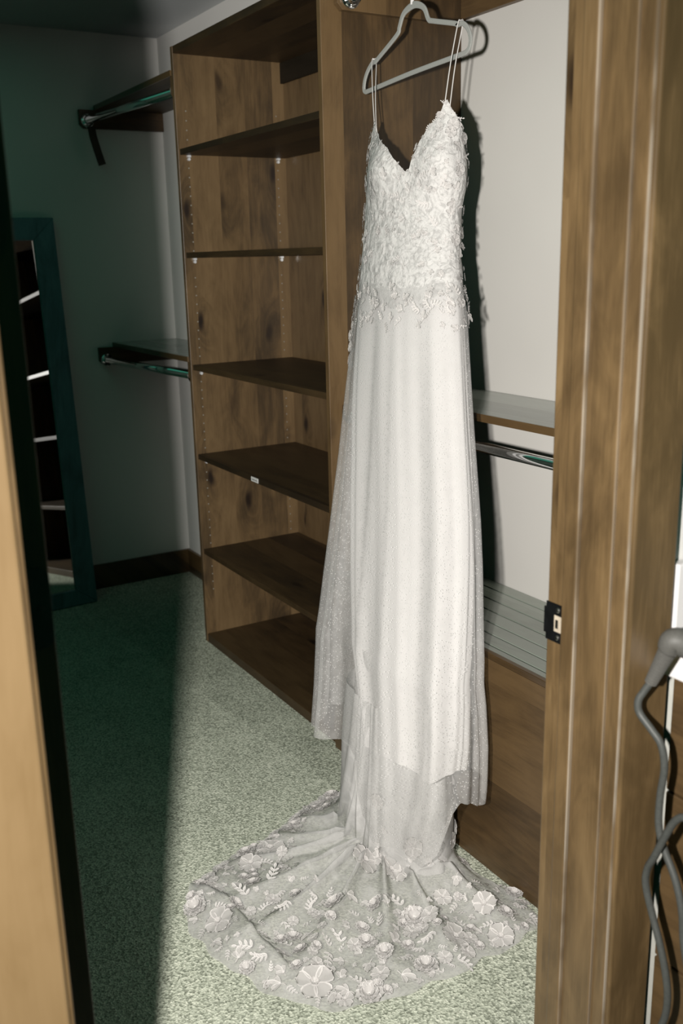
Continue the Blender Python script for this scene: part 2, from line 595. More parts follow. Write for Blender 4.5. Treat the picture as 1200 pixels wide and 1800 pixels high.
# right door frame
XFAR, XNEAR = -1.045, -0.893
t = thing('trim_1', (-0.97, 1.0, 0), 'wide wooden door frame post with a strike plate, at the right', 'door frame', kind='structure')
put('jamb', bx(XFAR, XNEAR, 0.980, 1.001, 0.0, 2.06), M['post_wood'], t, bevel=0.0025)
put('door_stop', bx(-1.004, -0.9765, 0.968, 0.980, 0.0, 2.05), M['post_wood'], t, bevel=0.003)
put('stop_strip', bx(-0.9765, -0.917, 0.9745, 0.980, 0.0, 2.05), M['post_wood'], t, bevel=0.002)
put('casing', bx(DW1, -0.886, 0.986, 1.0715, 0.0, 2.13), M['post_casing'], t, bevel=0.003)
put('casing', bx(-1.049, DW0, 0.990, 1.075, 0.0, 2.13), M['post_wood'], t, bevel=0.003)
bm = new()
prism(bm, [(-1.046, 0.925), (-1.003, 0.925), (-1.003, 0.987), (-1.046, 0.987)], 'y', 0.9782, 0.9802)
box(bm, -1.0505, -1.045, 0.9782, 0.985, 0.935, 0.977)
sp_ = put('strike_plate', bm, M['black_metal'], t, bevel=0.0008)
tag(sp_, 'black metal strike plate with two screws')
sub = put('latch_hole', bx(-1.0275, -1.008, 0.9774, 0.979, 0.943, 0.969), M['recess'], sp_, bevel=0.0006)
put('bolt_tab', bx(-1.0235, -1.018, 0.9762, 0.9776, 0.949, 0.963), M['screw'], sp_, bevel=0.0004)
for z in (0.934, 0.978):
    bm = new()
    tube(bm, [(-1.0200, 0.9785, z), (-1.0200, 0.9768, z), (-1.0200, 0.9763, z)], lambda q: 0.0042 - 0.0016 * q, 14)
    put('screw', bm, M['screw'], sp_)

# left door frame
t = thing('trim_2', (-0.97, 0.17, 0), 'blond wooden door casing close to the lens at the left', 'door frame', kind='structure')
put('casing', bx(DW1, -0.886, 0.085, 0.180, 0.0, 2.13), M['casing_wood'], t, bevel=0.003)
put('jamb', bx(XFAR, -0.893, 0.166, 0.186, 0.0, 2.06), M['trim_wood'], t, bevel=0.002)
put('casing', bx(-1.049, DW0, 0.08, 0.176, 0.0, 2.13), M['trim_wood'], t, bevel=0.002)
t = thing('trim_3', (-0.97, 0.58, 2.04), 'wooden door head trim above the closet doorway', 'door frame', kind='structure')
put('head_jamb', bx(XFAR, -0.893, 0.186, 0.980, 2.045, 2.065), M['trim_wood'], t, bevel=0.002)
put('casing', bx(DW1, -0.886, 0.085, 1.0715, 2.13, 2.22), M['trim_wood'], t, bevel=0.003)

# the open door, seen on its hinge edge
t = thing('door_1', (-1.43, 0.22, 0), 'dark open door seen edge-on behind the left casing', 'door', kind='structure')
DY0, DY1 = 0.199, 0.2425
put('door_slab', bx(-1.815, -1.047, DY0, DY1, 0.012, 2.04), M['door_wood'], t, bevel=0.002)


def rounded(u0, u1, v0, v1, r, n=5):
    out = []
    for cu, cv, a0 in ((u1 - r, v0 + r, -PI / 2), (u1 - r, v1 - r, 0), (u0 + r, v1 - r, PI / 2), (u0 + r, v0 + r, PI)):
        for k in range(n + 1):
            a = a0 + PI / 2 * k / n
            out.append((cu + r * math.cos(a), cv + r * math.sin(a)))
    return out


for zc in (1.13, 0.25, 1.86):
    bm = new()
    prism(bm, rounded(DY0 + 0.004, DY1 - 0.001, zc - 0.047, zc + 0.047, 0.013), 'x', -1.0475, -1.0453)
    hl = put('hinge_leaf', bm, M['bronze'], t)
    tag(hl, 'dark rounded hinge leaf on the door edge')
    for k, dz in enumerate((-0.033, 0.0, 0.033)):
        yy = DY0 + 0.022 + (0.008 if k % 2 else -0.002)
        bm = new()
        tube(bm, [(-1.0455, yy, zc + dz), (-1.0443, yy, zc + dz)], lambda q: 0.0042 - 0.001 * q, 12)
        put('screw', bm, M['bronze'], hl)
for s, y0 in ((-1, DY0), (1, DY1)):
    bm = new()
    yy = y0 + s * 0.045
    tube(bm, [(-1.75, y0, 0.96), (-1.75, y0 + s * 0.012, 0.96)], 0.026, 20)
    tube(bm, [(-1.75, y0 + s * 0.012, 0.96), (-1.75, yy, 0.96)], 0.009, 12)
    tube(bm, [(-1.755, yy, 0.96), (-1.70, yy, 0.96), (-1.64, yy - s * 0.004, 0.957)], 0.009, 12)
    put('door_handle', bm, M['bronze'], t, smooth=False)

# ------------------------------------------------------------------ bookcase
t = thing('bookcase', ((XL + XR) / 2, 1.62, 0), 'tall open stained wood bookcase with six shelf bays behind the dress', 'bookcase')
TH = 0.020
YBK = 1.835
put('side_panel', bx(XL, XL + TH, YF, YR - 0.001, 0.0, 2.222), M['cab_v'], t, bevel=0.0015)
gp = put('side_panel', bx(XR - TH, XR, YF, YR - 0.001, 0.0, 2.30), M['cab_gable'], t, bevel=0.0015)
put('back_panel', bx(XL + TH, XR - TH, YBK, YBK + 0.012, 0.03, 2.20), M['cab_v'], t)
put('back_strip', bx(XL + TH, XR - TH, YBK - 0.012, YBK, 2.126, 2.197), M['cab_dark'], t)  # near-black strip across the top of the back panel
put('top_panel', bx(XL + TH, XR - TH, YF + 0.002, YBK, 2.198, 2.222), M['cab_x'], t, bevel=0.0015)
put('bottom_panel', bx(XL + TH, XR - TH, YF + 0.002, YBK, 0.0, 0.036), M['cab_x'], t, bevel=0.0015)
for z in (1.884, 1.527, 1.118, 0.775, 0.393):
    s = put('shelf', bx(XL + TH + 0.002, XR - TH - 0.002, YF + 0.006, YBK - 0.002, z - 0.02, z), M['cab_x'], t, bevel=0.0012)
    for xx, sg in ((XL + TH, 1), (XR - TH, -1)):
        for yy in (1.440, 1.800):
            bm = new()
            box(bm, min(xx, xx + sg * 0.012), max(xx, xx + sg * 0.012), yy - 0.006, yy + 0.006, z - 0.028, z - 0.0205)
            tube(bm, [(xx, yy, z - 0.034), (xx + sg * 0.009, yy, z - 0.034)], 0.0055, 10)
            put('shelf_pin', bm, M['pin'], s)
for xx, sg in ((XL + TH, 1), (XR - TH, -1)):
    bm = new()
    for yy in (1.440, 1.800):
        k = 0
        z = 0.22
        while z < 2.02:
            if min(abs(z - q + 0.03) for q in (1.884, 1.527, 1.118, 0.775, 0.393)) > 0.03:
                tube(bm, [(xx, yy, z), (xx + sg * 0.0006, yy, z)], 0.0028, 7)
            z += 0.032
    tag(put('pin_hole_row', bm, M['hole'], t), kind='stuff')
st = put('sticker', bx(-2.985, -2.932, YF + 0.0046, YF + 0.006, 0.757, 0.773), M['sticker'], t)
tag(st, 'small white paper sticker on the shelf edge')
bm = new()
for k, (a, b) in enumerate(((-2.977, -2.968), (-2.966, -2.957), (-2.953, -2.947), (-2.945, -2.939))):
    box(bm, a, b, YF + 0.0043, YF + 0.0047, 0.762, 0.766)
put('faded_print', bm, M['ink'], st)

# ------------------------------------------------------------------ shelves and rods left of the bookcase


def cleat(parent, name, mat, x0, x1, y0, y1, z0, z1, cut=0.016):
    """a board against a wall across y, its lower front corner clipped"""
    bm = new()
    prism(bm, [(y0, z1), (y1, z1), (y1, z0), (y0 + cut, z0), (y0, z0 + cut)], 'x', x0, x1)
    return put(name, bm, mat, parent, bevel=0.001)


def rod(name, x0, x1, y, z, label, group, r=0.0155, ye=None):
    ye = y if ye is None else ye
    t = thing(name, ((x0 + x1) / 2, y, z), label, 'clothes rod', group)
    bm = new()
    cyl(bm, (x0 + 0.002, y, z), (x1 - 0.002, ye, z), r, 28)
    put('bar', bm, M['chrome'], t, smooth=True)
    for xx, sg, y in ((x0, 1, y), (x1, -1, ye)):
        bm = new()
        tube(bm, [(xx, y, z), (xx + sg * 0.004, y, z), (xx + sg * 0.006, y, z)], lambda q: 0.029 - 0.004 * q, 24)
        tube(bm, [(xx + sg * 0.004, y, z), (xx + sg * 0.018, y, z)], 0.0205, 24)
        f = put('flange', bm, M['chrome'], t)
        for dz in (-0.022, 0.022):
            bm = new()
            tube(bm, [(xx + sg * 0.005, y, z + dz), (xx + sg * 0.0075, y, z + dz)], 0.0032, 10)
            put('screw', bm, M['screw'], f)
    return t


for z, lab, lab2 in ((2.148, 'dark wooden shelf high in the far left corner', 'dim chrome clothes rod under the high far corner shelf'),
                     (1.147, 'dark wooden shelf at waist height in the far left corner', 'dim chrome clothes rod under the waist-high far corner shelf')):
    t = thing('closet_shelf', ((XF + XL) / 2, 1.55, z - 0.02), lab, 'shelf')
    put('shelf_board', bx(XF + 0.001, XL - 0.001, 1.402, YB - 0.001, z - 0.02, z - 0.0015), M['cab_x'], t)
    put('pale_top', bx(XF + 0.001, XL - 0.001, 1.402, YB - 0.001, z - 0.0015, z), M['shelf_gloss'], t)
    put('edge_band', bx(XF + 0.001, XL - 0.001, 1.398, 1.402, z - 0.02, z - 0.0002), M['edge_x'], t)
    cleat(t, 'cleat', M['cleat_y'], XF + 0.0005, XF + 0.02, 1.328, YB - 0.001, z - 0.095, z - 0.02)
    cleat(t, 'cleat', M['cleat_y'], XL - 0.02, XL - 0.0005, 1.4045, YB - 0.001, z - 0.095, z - 0.02)
    rod('closet_rod', XF + 0.0205, XL - 0.0205, 1.362, z - 0.064 if z > 2 else z - 0.076, lab2, 'closet rods', 0.0155, 1.431)

t = tag(put('leather_strap', tube(new(), [(-4.338, 1.372, 2.060), (-4.336, 1.376, 2.02), (-4.338, 1.392, 1.96), (-4.338, 1.408, 1.905)], 0, 8,
                                  flat=(Vector((1, 0, 0)), 0.017, 0.0025)), M['strap_leather'], base=(-4.338, 1.39, 1.9)),
        'narrow dark strap hanging below the high rod on the far wall', 'strap')

# ------------------------------------------------------------------ bay right of the bookcase
XE = DW0 - 0.001
t = thing('closet_shelf', (-1.75, 1.72, 1.083), 'glossy wooden shelf on the white wall right of the dress', 'shelf')
put('shelf_board', bx(XR + 0.001, XE - 0.02, 1.572, YR - 0.001, 1.083, 1.1015), M['cab_x'], t)
put('pale_top', bx(XR + 0.001, XE - 0.02, 1.572, YR - 0.001, 1.1015, 1.103), M['shelf_gloss'], t)
put('edge_band', bx(XR + 0.001, XE - 0.02, 1.568, 1.572, 1.083, 1.1028), M['edge_x'], t)
cleat(t, 'cleat', M['cleat_y'], XR + 0.0005, XR + 0.020, 1.443, YR - 0.001, 1.028, 1.083)
cleat(t, 'cleat', M['cleat_y'], XE - 0.02, XE, 1.443, YR - 0.001, 1.028, 1.083)
rod('closet_rod', XR + 0.0205, XE - 0.0205, 1.482, 1.044, 'shiny chrome clothes rod on the white wall right of the dress', 'closet rods', 0.0135)

t = thing('closet_shelf', (-1.75, 1.72, 2.195), 'wooden top shelf above the dress hanger', 'shelf')
put('shelf_board', bx(XR + 0.001, XE - 0.02, 1.572, YR - 0.001, 2.195, 2.2135), M['cab_x'], t)
put('pale_top', bx(XR + 0.001, XE - 0.02, 1.572, YR - 0.001, 2.2135, 2.215), M['shelf_gloss'], t)
cleat(t, 'cleat', M['cab_gable'], XR + 0.0005, XR + 0.020, 1.443, YR - 0.001, 2.128, 2.195)
cleat(t, 'cleat', M['cleat_y'], XE - 0.02, XE, 1.443, YR - 0.001, 2.128, 2.195)
put('wall_cleat', bx(XR + 0.0205, XE - 0.0205, YR - 0.02, YR - 0.0005, 2.140, 2.195), M['bench_x'], t, bevel=0.001)
rod('closet_rod', XR + 0.0205, XE - 0.0205, 1.485, 2.160, 'chrome rod above the dress, its end bracket at the top edge', 'closet rods', 0.0135)

# slatted bench
t = thing('bench', (-1.75, 1.62, 0), 'low wooden bench with a slatted top right of the dress', 'bench')
y0, z0, y1, z1 = 1.404, 0.5805, 1.866, 0.5145
put('front_board', bx(XR + 0.002, XE - 0.001, 1.390, 1.408, 0.0, 0.567), M['bench_x'], t, bevel=0.0015)
put('lip', bx(XR + 0.002, XE - 0.001, 1.386, 1.403, 0.567, 0.583), M['edge_x'], t, bevel=0.003)
ks = [0.6560, 0.6450, 0.6250, 0.6045, 0.5835, 0.5630, 0.5435, 0.5275]
sl = (z1 - z0) / (y1 - y0)
ys = [(1.5 - z0 + sl * y0) / (k + sl) for k in ks]
for i in range(7):
    a, b = ys[i] + 0.0045, ys[i + 1] - 0.0038
    za, zb = z0 + sl * (a - y0), z0 + sl * (b - y0)
    bm = new()
    prism(bm, [(a, za), (b, zb), (b, zb - 0.0034), (a, za - 0.0034)], 'x', XR + 0.002, XE - 0.001)
    put('slat', bm, M['slat_gloss'], t, bevel=0.0008)
bm = new()
prism(bm, [(y0, z0 - 0.0035), (y1, z1 - 0.0035), (y1, z1 - 0.03), (y0, z0 - 0.03)], 'x', XR + 0.002, XE - 0.001)
put('groove_shade', bm, M['black_metal'], t)  # black sheet close under the slats paints the shade in the grooves
put('side_panel', bx(XR + 0.002, XR + 0.02, 1.408, YR - 0.002, 0.0, 0.48), M['cab_v'], t)
put('side_panel', bx(XE - 0.02, XE - 0.001, 1.408, YR - 0.002, 0.0, 0.48), M['cab_v'], t)

# ------------------------------------------------------------------ leaning mirror
t = thing('leaning_mirror', (XF + 0.08, 0.90, 0), 'tall mirror in a teal wood frame leaning on the far wall', 'mirror')
MW0, MW1, MH, FW = 0.60, 1.174, 1.685, 0.092
lean = 0.090


def lean_pt(y, z, d):
    return Vector((XF + 0.006 + lean * (1.69 - z) + (1.174 - y) * 0.055 + d, y, z + d * lean))


def frame_bar(pts):
    bm = new()
    lo = [bm.verts.new(lean_pt(a, b, 0.0)) for a, b in pts]
    hi = [bm.verts.new(lean_pt(a, b, 0.028)) for a, b in pts]
    bm.faces.new(lo)
    bm.faces.new(hi)
    n = len(pts)
    for i in range(n):
        bm.faces.new((lo[i], lo[(i + 1) % n], hi[(i + 1) % n], hi[i]))
    return bm


A, B, Cc, D = (MW0, 0.0), (MW1, 0.0), (MW1, MH), (MW0, MH)
a, b, c, d = (MW0 + FW, FW - 0.02), (MW1 - FW, FW - 0.02), (MW1 - FW, MH - FW), (MW0 + FW, MH - FW)
for q in ((B, Cc, c, b), (D, A, a, d)):
    put('frame_stile', frame_bar(q), M['mirror_frame'], t, bevel=0.003)
for q in ((A, B, b, a), (Cc, D, d, c)):
    put('frame_rail', frame_bar(q), M['mirror_frame'], t, bevel=0.003)
bm = new()
lo = [bm.verts.new(lean_pt(p[0], p[1], 0.012)) for p in (a, b, c, d)]
hi = [bm.verts.new(lean_pt(p[0], p[1], 0.016)) for p in (a, b, c, d)]
bm.faces.new(lo)
bm.faces.new(hi)
for i in range(4):
    bm.faces.new((lo[i], lo[(i + 1) % 4], hi[(i + 1) % 4], hi[i]))
put('mirror_glass', bm, M['mirror'], t)

# ------------------------------------------------------------------ bathroom side: vanity, towel, hair tool
t = thing('vanity', (-0.3, 1.35, 0), 'wood vanity with a white stone top right of the door frame', 'vanity')
VX0, VX1 = -0.886, 0.55
put('carcass', bx(VX0, VX1, 1.10, 1.70, 0.06, 0.905), M['bench_x'], t)
put('scribe_strip', bx(DW1 + 0.001, VX0 - 0.0, 1.092, 1.70, 0.0, 0.905), M['filler'], t)
put('countertop', bx(-0.884, VX1 + 0.02, 1.056, 1.70, 0.906, 0.944), M['white_plastic'], t, bevel=0.003)
put('side_splash', bx(-0.9045, -0.886, 1.078, 1.70, 0.906, 1.067), M['white_plastic'], t, bevel=0.003)
for za, zb in ((0.712, 0.902), (0.420, 0.708), (0.075, 0.416)):
    for xa, xb in ((VX0 + 0.001, -0.42), (-0.416, 0.06), (0.064, VX1)):
        f = put('drawer_front', bx(xa, xb, 1.082, 1.0995, za, zb), M['bench_x'], t, bevel=0.002)
        bm = new()
        xm, zm = (xa + xb) / 2, (za + zb) / 2
        tube(bm, catmull([(xm - 0.06, 1.082, zm), (xm - 0.058, 1.058, zm), (xm, 1.054, zm), (xm + 0.058, 1.058, zm), (xm + 0.06, 1.082, zm)], 5), 0.005, 10)
        put('drawer_pull', bm, M['black_metal'], f, smooth=True)
put('toe_kick', bx(VX0, VX1, 1.15, 1.70, -0.003, 0.06), M['black_metal'], t)

t = thing('towel', (-0.88, 1.2, 1.09), 'fluffy grey towel hanging on the wall above the vanity', 'towel')
bm = new()
nu, nv = 46, 40
random.seed(4)
for side in (0, 1):
    g = []
    for i in range(nu):
        row = []
        u = i / (nu - 1)
        for j in range(nv):
            v = j / (nv - 1)
            yy = 1.117 + u * 0.26
            zz = 1.10 + v * 0.42
            f = 0.010 * math.sin(u * 17) * (1 - 0.5 * v) + 0.006 * noise.noise((yy * 60, zz * 60, side))
            xx = -0.880 + f + (0.012 if side else -0.012) * math.sin(PI * min(max(u, 0.0), 1.0)) ** 0.25 * (1 if 0 < j < nv - 1 else 0.2)
            row.append(bm.verts.new((max(xx, -0.902), yy + 0.004 * noise.noise((zz * 90, side, 5)), zz + 0.004 * noise.noise((yy * 90, side, 9)))))
        g.append(row)
    for i in range(nu - 1):
        for j in range(nv - 1):
            bm.faces.new((g[i][j], g[i + 1][j], g[i + 1][j + 1], g[i][j + 1]))
put('cloth', bm, M['towel'], t, smooth=True)
bm = new()
tube(bm, [(-0.9045, 1.25, 1.535), (-0.897, 1.25, 1.535)], 0.025, 20)
tube(bm, [(-0.897, 1.25, 1.535), (-0.868, 1.25, 1.535)], 0.007, 12)
tube(bm, [(-0.868, 1.12, 1.525), (-0.868, 1.38, 1.525)], 0.006, 12)
put('towel_bar', bm, M['chrome'], t)

t = thing('hair_tool', (-0.83, 1.06, 0.945), 'grey hair styling tool on the vanity edge with a dangling grey cord', 'hair tool')
ax = [(-0.62, 1.16, 0.966), (-0.76, 1.07, 0.967), (-0.806, 1.024, 0.982), (-0.824, 1.004, 0.990), (-0.832, 1.000, 0.974)]
bm = new()
tube(bm, catmull(ax, 8), lambda q: interp(q, [0, 0.5, 0.8, 1.0], [0.020, 0.020, 0.0172, 0.0140]), 24)
put('handle', bm, M['handle'], t, smooth=True)
bm = new()
tube(bm, [(-0.62, 1.16, 0.966), (-0.40, 1.29, 0.962)], lambda q: 0.016 - 0.003 * q, 24)
put('barrel', bm, M['chrome'], t, smooth=True)
bm = new()
p0, p1 = Vector((-0.829, 1.000, 0.979)), Vector((-0.8525, 0.996, 0.921))
pts = [p0.lerp(p1, k / 56) for k in range(57)]
tube(bm, pts, lambda q: (0.0128 - 0.0040 * q) * (1.0 if int(q * 56) % 4 < 2 else 0.80), 18)
put('strain_relief', bm, M['handle'], t)
CP = [(-0.852, 0.9962, 0.9222), (-0.8583, 0.9900, 0.9065), (-0.8625, 0.9844, 0.8917), (-0.8587, 0.9844, 0.8745), (-0.8397, 0.9882, 0.8564), (-0.8244, 0.992, 0.8384), (-0.8187, 0.9948, 0.805), (-0.8225, 0.9948, 0.7593), (-0.8216, 0.9948, 0.7146), (-0.8111, 0.9958, 0.6832), (-0.7883, 0.9958, 0.647), (-0.7721, 0.9948, 0.6061), (-0.7616, 0.992, 0.5556), (-0.7378, 0.9863, 0.5099), (-0.6997, 0.9806, 0.5052), (-0.6712, 0.9806, 0.567), (-0.6807, 0.9806, 0.6718), (-0.7283, 0.9800, 0.7527), (-0.7616, 0.9790, 0.7612), (-0.7797, 0.9780, 0.7498), (-0.7959, 0.9780, 0.7156), (-0.8121, 0.9790, 0.6746), (-0.8292, 0.9863, 0.6422), (-0.833, 0.9901, 0.6108), (-0.8216, 0.9948, 0.5661), (-0.8054, 0.9948, 0.529), (-0.7921, 0.9948, 0.4899), (-0.7854, 0.9948, 0.4557), (-0.7864, 0.9948, 0.4204), (-0.793, 0.9901, 0.3795), (-0.81, 0.97, 0.22), (-0.79, 0.94, 0.08), (-0.73, 0.90, 0.012), (-0.60, 0.87, 0.004)]
bm = new()
tube(bm, catmull(CP, 8), 0.0054, 12)
put('power_cord', bm, M['cord'], t, smooth=True)

# ------------------------------------------------------------------ hanger
YH = 1.487
t = thing('clothes_hanger', (-2.12, YH, 1.92), 'grey velvet clothes hanger holding the wedding dress straps', 'hanger')
HP = [(-2.123, 2.083), (-2.095, 2.079), (-2.072, 2.066), (-2.056, 2.040), (-2.035, 2.032), (-1.953, 2.011), (-1.943, 2.006), (-1.925, 2.006), (-1.906, 1.993),
      (-1.896, 1.975), (-1.896, 1.957), (-1.908, 1.944), (-1.94, 1.941), (-2.12, 1.9335), (-2.31, 1.921), (-2.338, 1.920), (-2.346, 1.928), (-2.341, 1.949), (-2.326, 1.969),
      (-2.303, 1.985), (-2.290, 1.985), (-2.276, 1.991), (-2.19, 2.030), (-2.178, 2.046), (-2.160, 2.072)]
bm = new()
pts = catmull([(x, YH, z) for x, z in HP], 6, closed=True)
N = len(pts)
rings = []
for i, p in enumerate(pts):
    tt = (pts[(i + 1) % N] - pts[i - 1]).normalized()
    u = Vector((0, 1, 0)).cross(tt).normalized()
    hw = 0.0056 + 0.0025 * math.exp(-((p.x + 2.12) / 0.045) ** 2) * (1 if p.z > 2.0 else 0)
    ring = []
    for du, dy in ((1, 0.55), (0.7, 1), (-0.7, 1), (-1, 0.55), (-1, -0.55), (-0.7, -1), (0.7, -1), (1, -0.55)):
        ring.append(bm.verts.new(p + u * hw * du + Vector((0, 0.0026 * dy, 0))))
    rings.append(ring)
for i in range(N):
    P_, Q_ = rings[i], rings[(i + 1) % N]
    for k in range(8):
        bm.faces.new((P_[k], P_[(k + 1) % 8], Q_[(k + 1) % 8], Q_[k]))
put('hanger_body', bm, M['hanger'], t, smooth=False)
bm = new()
ZR = 2.160
hk = [(-2.123, YH, 2.078), (-2.123, YH, 2.112), (-2.123, YH - 0.004, 2.122), (-2.123, YH - 0.016, 2.135)]
for k in range(9):
    a_ = PI * (1.12 - 1.25 * k / 8)
    hk.append((-2.123, 1.485 + 0.0175 * math.cos(a_), ZR + 0.0175 * math.sin(a_) - 0.0015))
tube(bm, catmull(hk, 5), 0.0019, 10)
hko = put('hook', bm, M['chrome'], t, smooth=True)
bm = new()
tube(bm, [(-2.123, YH, 2.085), (-2.123, YH, 2.095)], 0.0045, 14)
put('hook_collar', bm, M['white_plastic'], hko)

# ------------------------------------------------------------------ wedding dress
dress = thing('wedding_dress', (-1.87, 1.24, 0), 'white lace wedding dress with a floral train hanging from the grey hanger', 'dress')
ZS = [0.2, 0.3, 0.4, 0.5, 0.6, 0.7, 0.8, 0.9, 1.0, 1.1, 1.2, 1.3, 1.4, 1.5, 1.6, 1.65, 1.7, 1.75, 1.85]
XC = [-1.874, -1.865, -1.867, -1.877, -1.893, -1.914, -1.934, -1.957, -1.982, -2.002, -2.020, -2.037, -2.056, -2.077, -2.090, -2.084, -2.084, -2.090, -2.092]
AA = [0.315, 0.312, 0.310, 0.305, 0.297, 0.287, 0.277, 0.266, 0.252, 0.239, 0.226, 0.213, 0.203, 0.182, 0.176, 0.182, 0.183, 0.180, 0.178]


def sec(z):
    return (interp(z, ZS, XC), interp(z, [0.2, 0.55, 1.0, 1.6, 2.0], [1.24, 1.262, 1.36, 1.46, 1.485]),
            interp(z, ZS, AA), interp(z, [0.2, 0.6, 1.0, 1.4, 1.7, 1.85], [0.14, 0.112, 0.095, 0.082, 0.078, 0.05]))


def bust(f, z):
    """outward bulge of the two cups"""
    e = 0.0
    for f0 in (-0.16, 0.98):
        d = (f - f0 + PI) % (2 * PI) - PI
        e += 0.024 * math.exp(-(d / 0.40) ** 2 - ((z - 1.715) / 0.062) ** 2)
    return e


def body_pt(f, z, off=0.0):
    xc, yc, a, b = sec(z)
    nx, ny = math.sin(f), -math.cos(f)
    e = bust(f, z) + off
    n = Vector((nx * b, ny * a, 0)).normalized()
    return Vector((xc + a * nx, yc + b * ny, z)) + n * e


def top_z(f):
    d = math.degrees((f + PI) % (2 * PI) - PI)
    return interp(d, [-180, -110, -85, -62, -50, -43, -38, -30, -18, 0, 14, 22, 26, 29, 35, 43, 55, 59, 63, 70, 85, 105, 125, 150, 180],
                  [1.60, 1.62, 1.70, 1.775, 1.808, 1.828, 1.826, 1.803, 1.780, 1.754, 1.714, 1.693, 1.692, 1.716, 1.754, 1.786, 1.814, 1.842, 1.844, 1.826, 1.802, 1.765, 1.70, 1.64, 1.60])


bm = new()
NF, NZ = 200, 70
g = []
for j in range(NZ + 1):
    row = []
    for i in range(NF):
        f = 2 * PI * i / NF
        tz = top_z(f) + 0.003 * noise.noise((f * 30, 2, 3))
        zb = 1.385 + 0.030 * noise.noise((f * 2.2, 1.3, 8.0)) + 0.012 * noise.noise((f * 9.0, 4.3, 8.0)) - 0.05 * math.exp(-((f - 2 * PI + 0.95) / 0.25) ** 2)
        z = zb + (tz - zb) * j / NZ
        wr = (0.0015 * noise.noise((math.sin(f) * 9, math.cos(f) * 9, z * 30)) + 0.0012 * noise.noise((math.sin(f) * 25, math.cos(f) * 25, z * 50))) * min(1.0, j / 20) - 0.004 * max(0.0, 1 - j / 14)
        row.append(bm.verts.new(body_pt(f, z, wr)))
    g.append(row)
for j in range(NZ):
    for i in range(NF):
        bm.faces.new((g[j][i], g[j][(i + 1) % NF], g[j + 1][(i + 1) % NF], g[j + 1][i]))
bodice = put('bodice', bm, M['bodice'], dress, smooth=True)
tag(bodice, 'fitted lace bodice with a plunging neckline')

# straps: a loop of two ribbons over each notch of the hanger
for (fa, fb, tx, tz) in ((-42, -31, -2.2965, 1.9905), (60, 68, -1.934, 2.0115)):
    for k, ff in enumerate((fa, fb)):
        yy = YH - 0.006 if k == 0 else YH + 0.006
        ff = math.radians(ff)
        bot = body_pt(ff, top_z(ff) - 0.006, 0.0015)
        pts = [bot, bot.lerp(Vector((tx, yy, tz)), 0.5) + Vector((0.0, -0.002, 0)), Vector((tx + 0.002 * k, yy, tz - 0.004)), Vector((tx + 0.002 * k, YH, tz + 0.0015))]
        bm = new()
        tube(bm, catmull(pts, 6), 0, 8, flat=(Vector((0.25, 1, 0)), 0.0024, 0.0008))
        put('shoulder_strap', bm, M['strap'], dress, smooth=True)


def fold(f, z, amp):
    lo = max(0.0, min(1.0, (1.42 - z) / 1.1))
    w = f * 1.0
    s = math.sin(6 * w + 0.6 + 1.2 * math.sin(2 * w)) * 0.55 + math.sin(13 * w + 2.0 + 0.8 * math.sin(3 * w + 1) - z * 0.6) * 0.35 + math.sin(23 * w + z * 1.3) * 0.14
    for f0, w0, h0 in ((-0.86, 0.10, 0.35), (-0.58, 0.08, 0.6), (-0.05, 0.16, -0.7), (0.35, 0.07, 0.6), (0.98, 0.09, 0.9), (1.62, 0.10, 0.7), (1.95, 0.12, 0.6)):
        d = (w - f0 - 0.10 * (1 - z) + PI) % (2 * PI) - PI
        s += h0 * math.exp(-(d / w0) ** 2)
    return amp * s * lo ** 0.7


bm = new()
NF = 260
NZ = 80
g = []
for j in range(NZ + 1):
    row = []
    for i in range(NF):
        f = 2 * PI * i / NF
        zb = 0.335 + 0.01 * math.sin(5 * f)
        z = 1.47 + (zb - 1.47) * j / NZ
        q = max(0.0, (1.36 - z) / 1.02)
        xc, yc, a, b = sec(z)
        k = 0.975 - 0.44 * q ** 1.8
        xc += 0.090 * q ** 1.5
        yc -= 0.004 * q
        b *= (0.95 - 0.22 * q)
        n = Vector((math.sin(f) * b, -math.cos(f) * a, 0)).normalized()
        row.append(bm.verts.new(Vector((xc + a * k * math.sin(f), yc - b * math.cos(f), z)) + n * fold(f, z, 0.011)))
    g.append(row)
for j in range(NZ):
    for i in range(NF):
        bm.faces.new((g[j][i], g[j][(i + 1) % NF], g[j + 1][(i + 1) % NF], g[j + 1][i]))
tag(put('skirt_lining', bm, M['lining'], dress, smooth=True), 'opaque white skirt lining ending above the floor')


def over_pt(f, z, off=0.0):
    xc, yc, a, b = sec(z)
    n = Vector((math.sin(f) * b, -math.cos(f) * a, 0)).normalized()
    p = Vector((xc + a * math.sin(f), yc - b * math.cos(f), z)) + n * (fold(f, z, 0.023) + 0.003 + off)
    if z < 0.66:
        p.y = min(p.y, 1.381)      # lies against the bench front
    return p


def hem_z(f):
    d = math.degrees((f + PI) % (2 * PI) - PI)
    return 0.005 * math.sin(9 * f + 0.5) + interp(d, [-180, -90, -66, -56, -48, -36, -25, -15, -5, 3, 9, 20, 60, 68, 73, 78, 90, 100, 124, 150, 180],
                                                 [0.285, 0.285, 0.275, 0.268, 0.285, 0.29, 0.29, 0.315, 0.325, 0.30, 0.15, 0.11, 0.11, 0.16, 0.27, 0.30, 0.285, 0.275, 0.257, 0.28, 0.285])


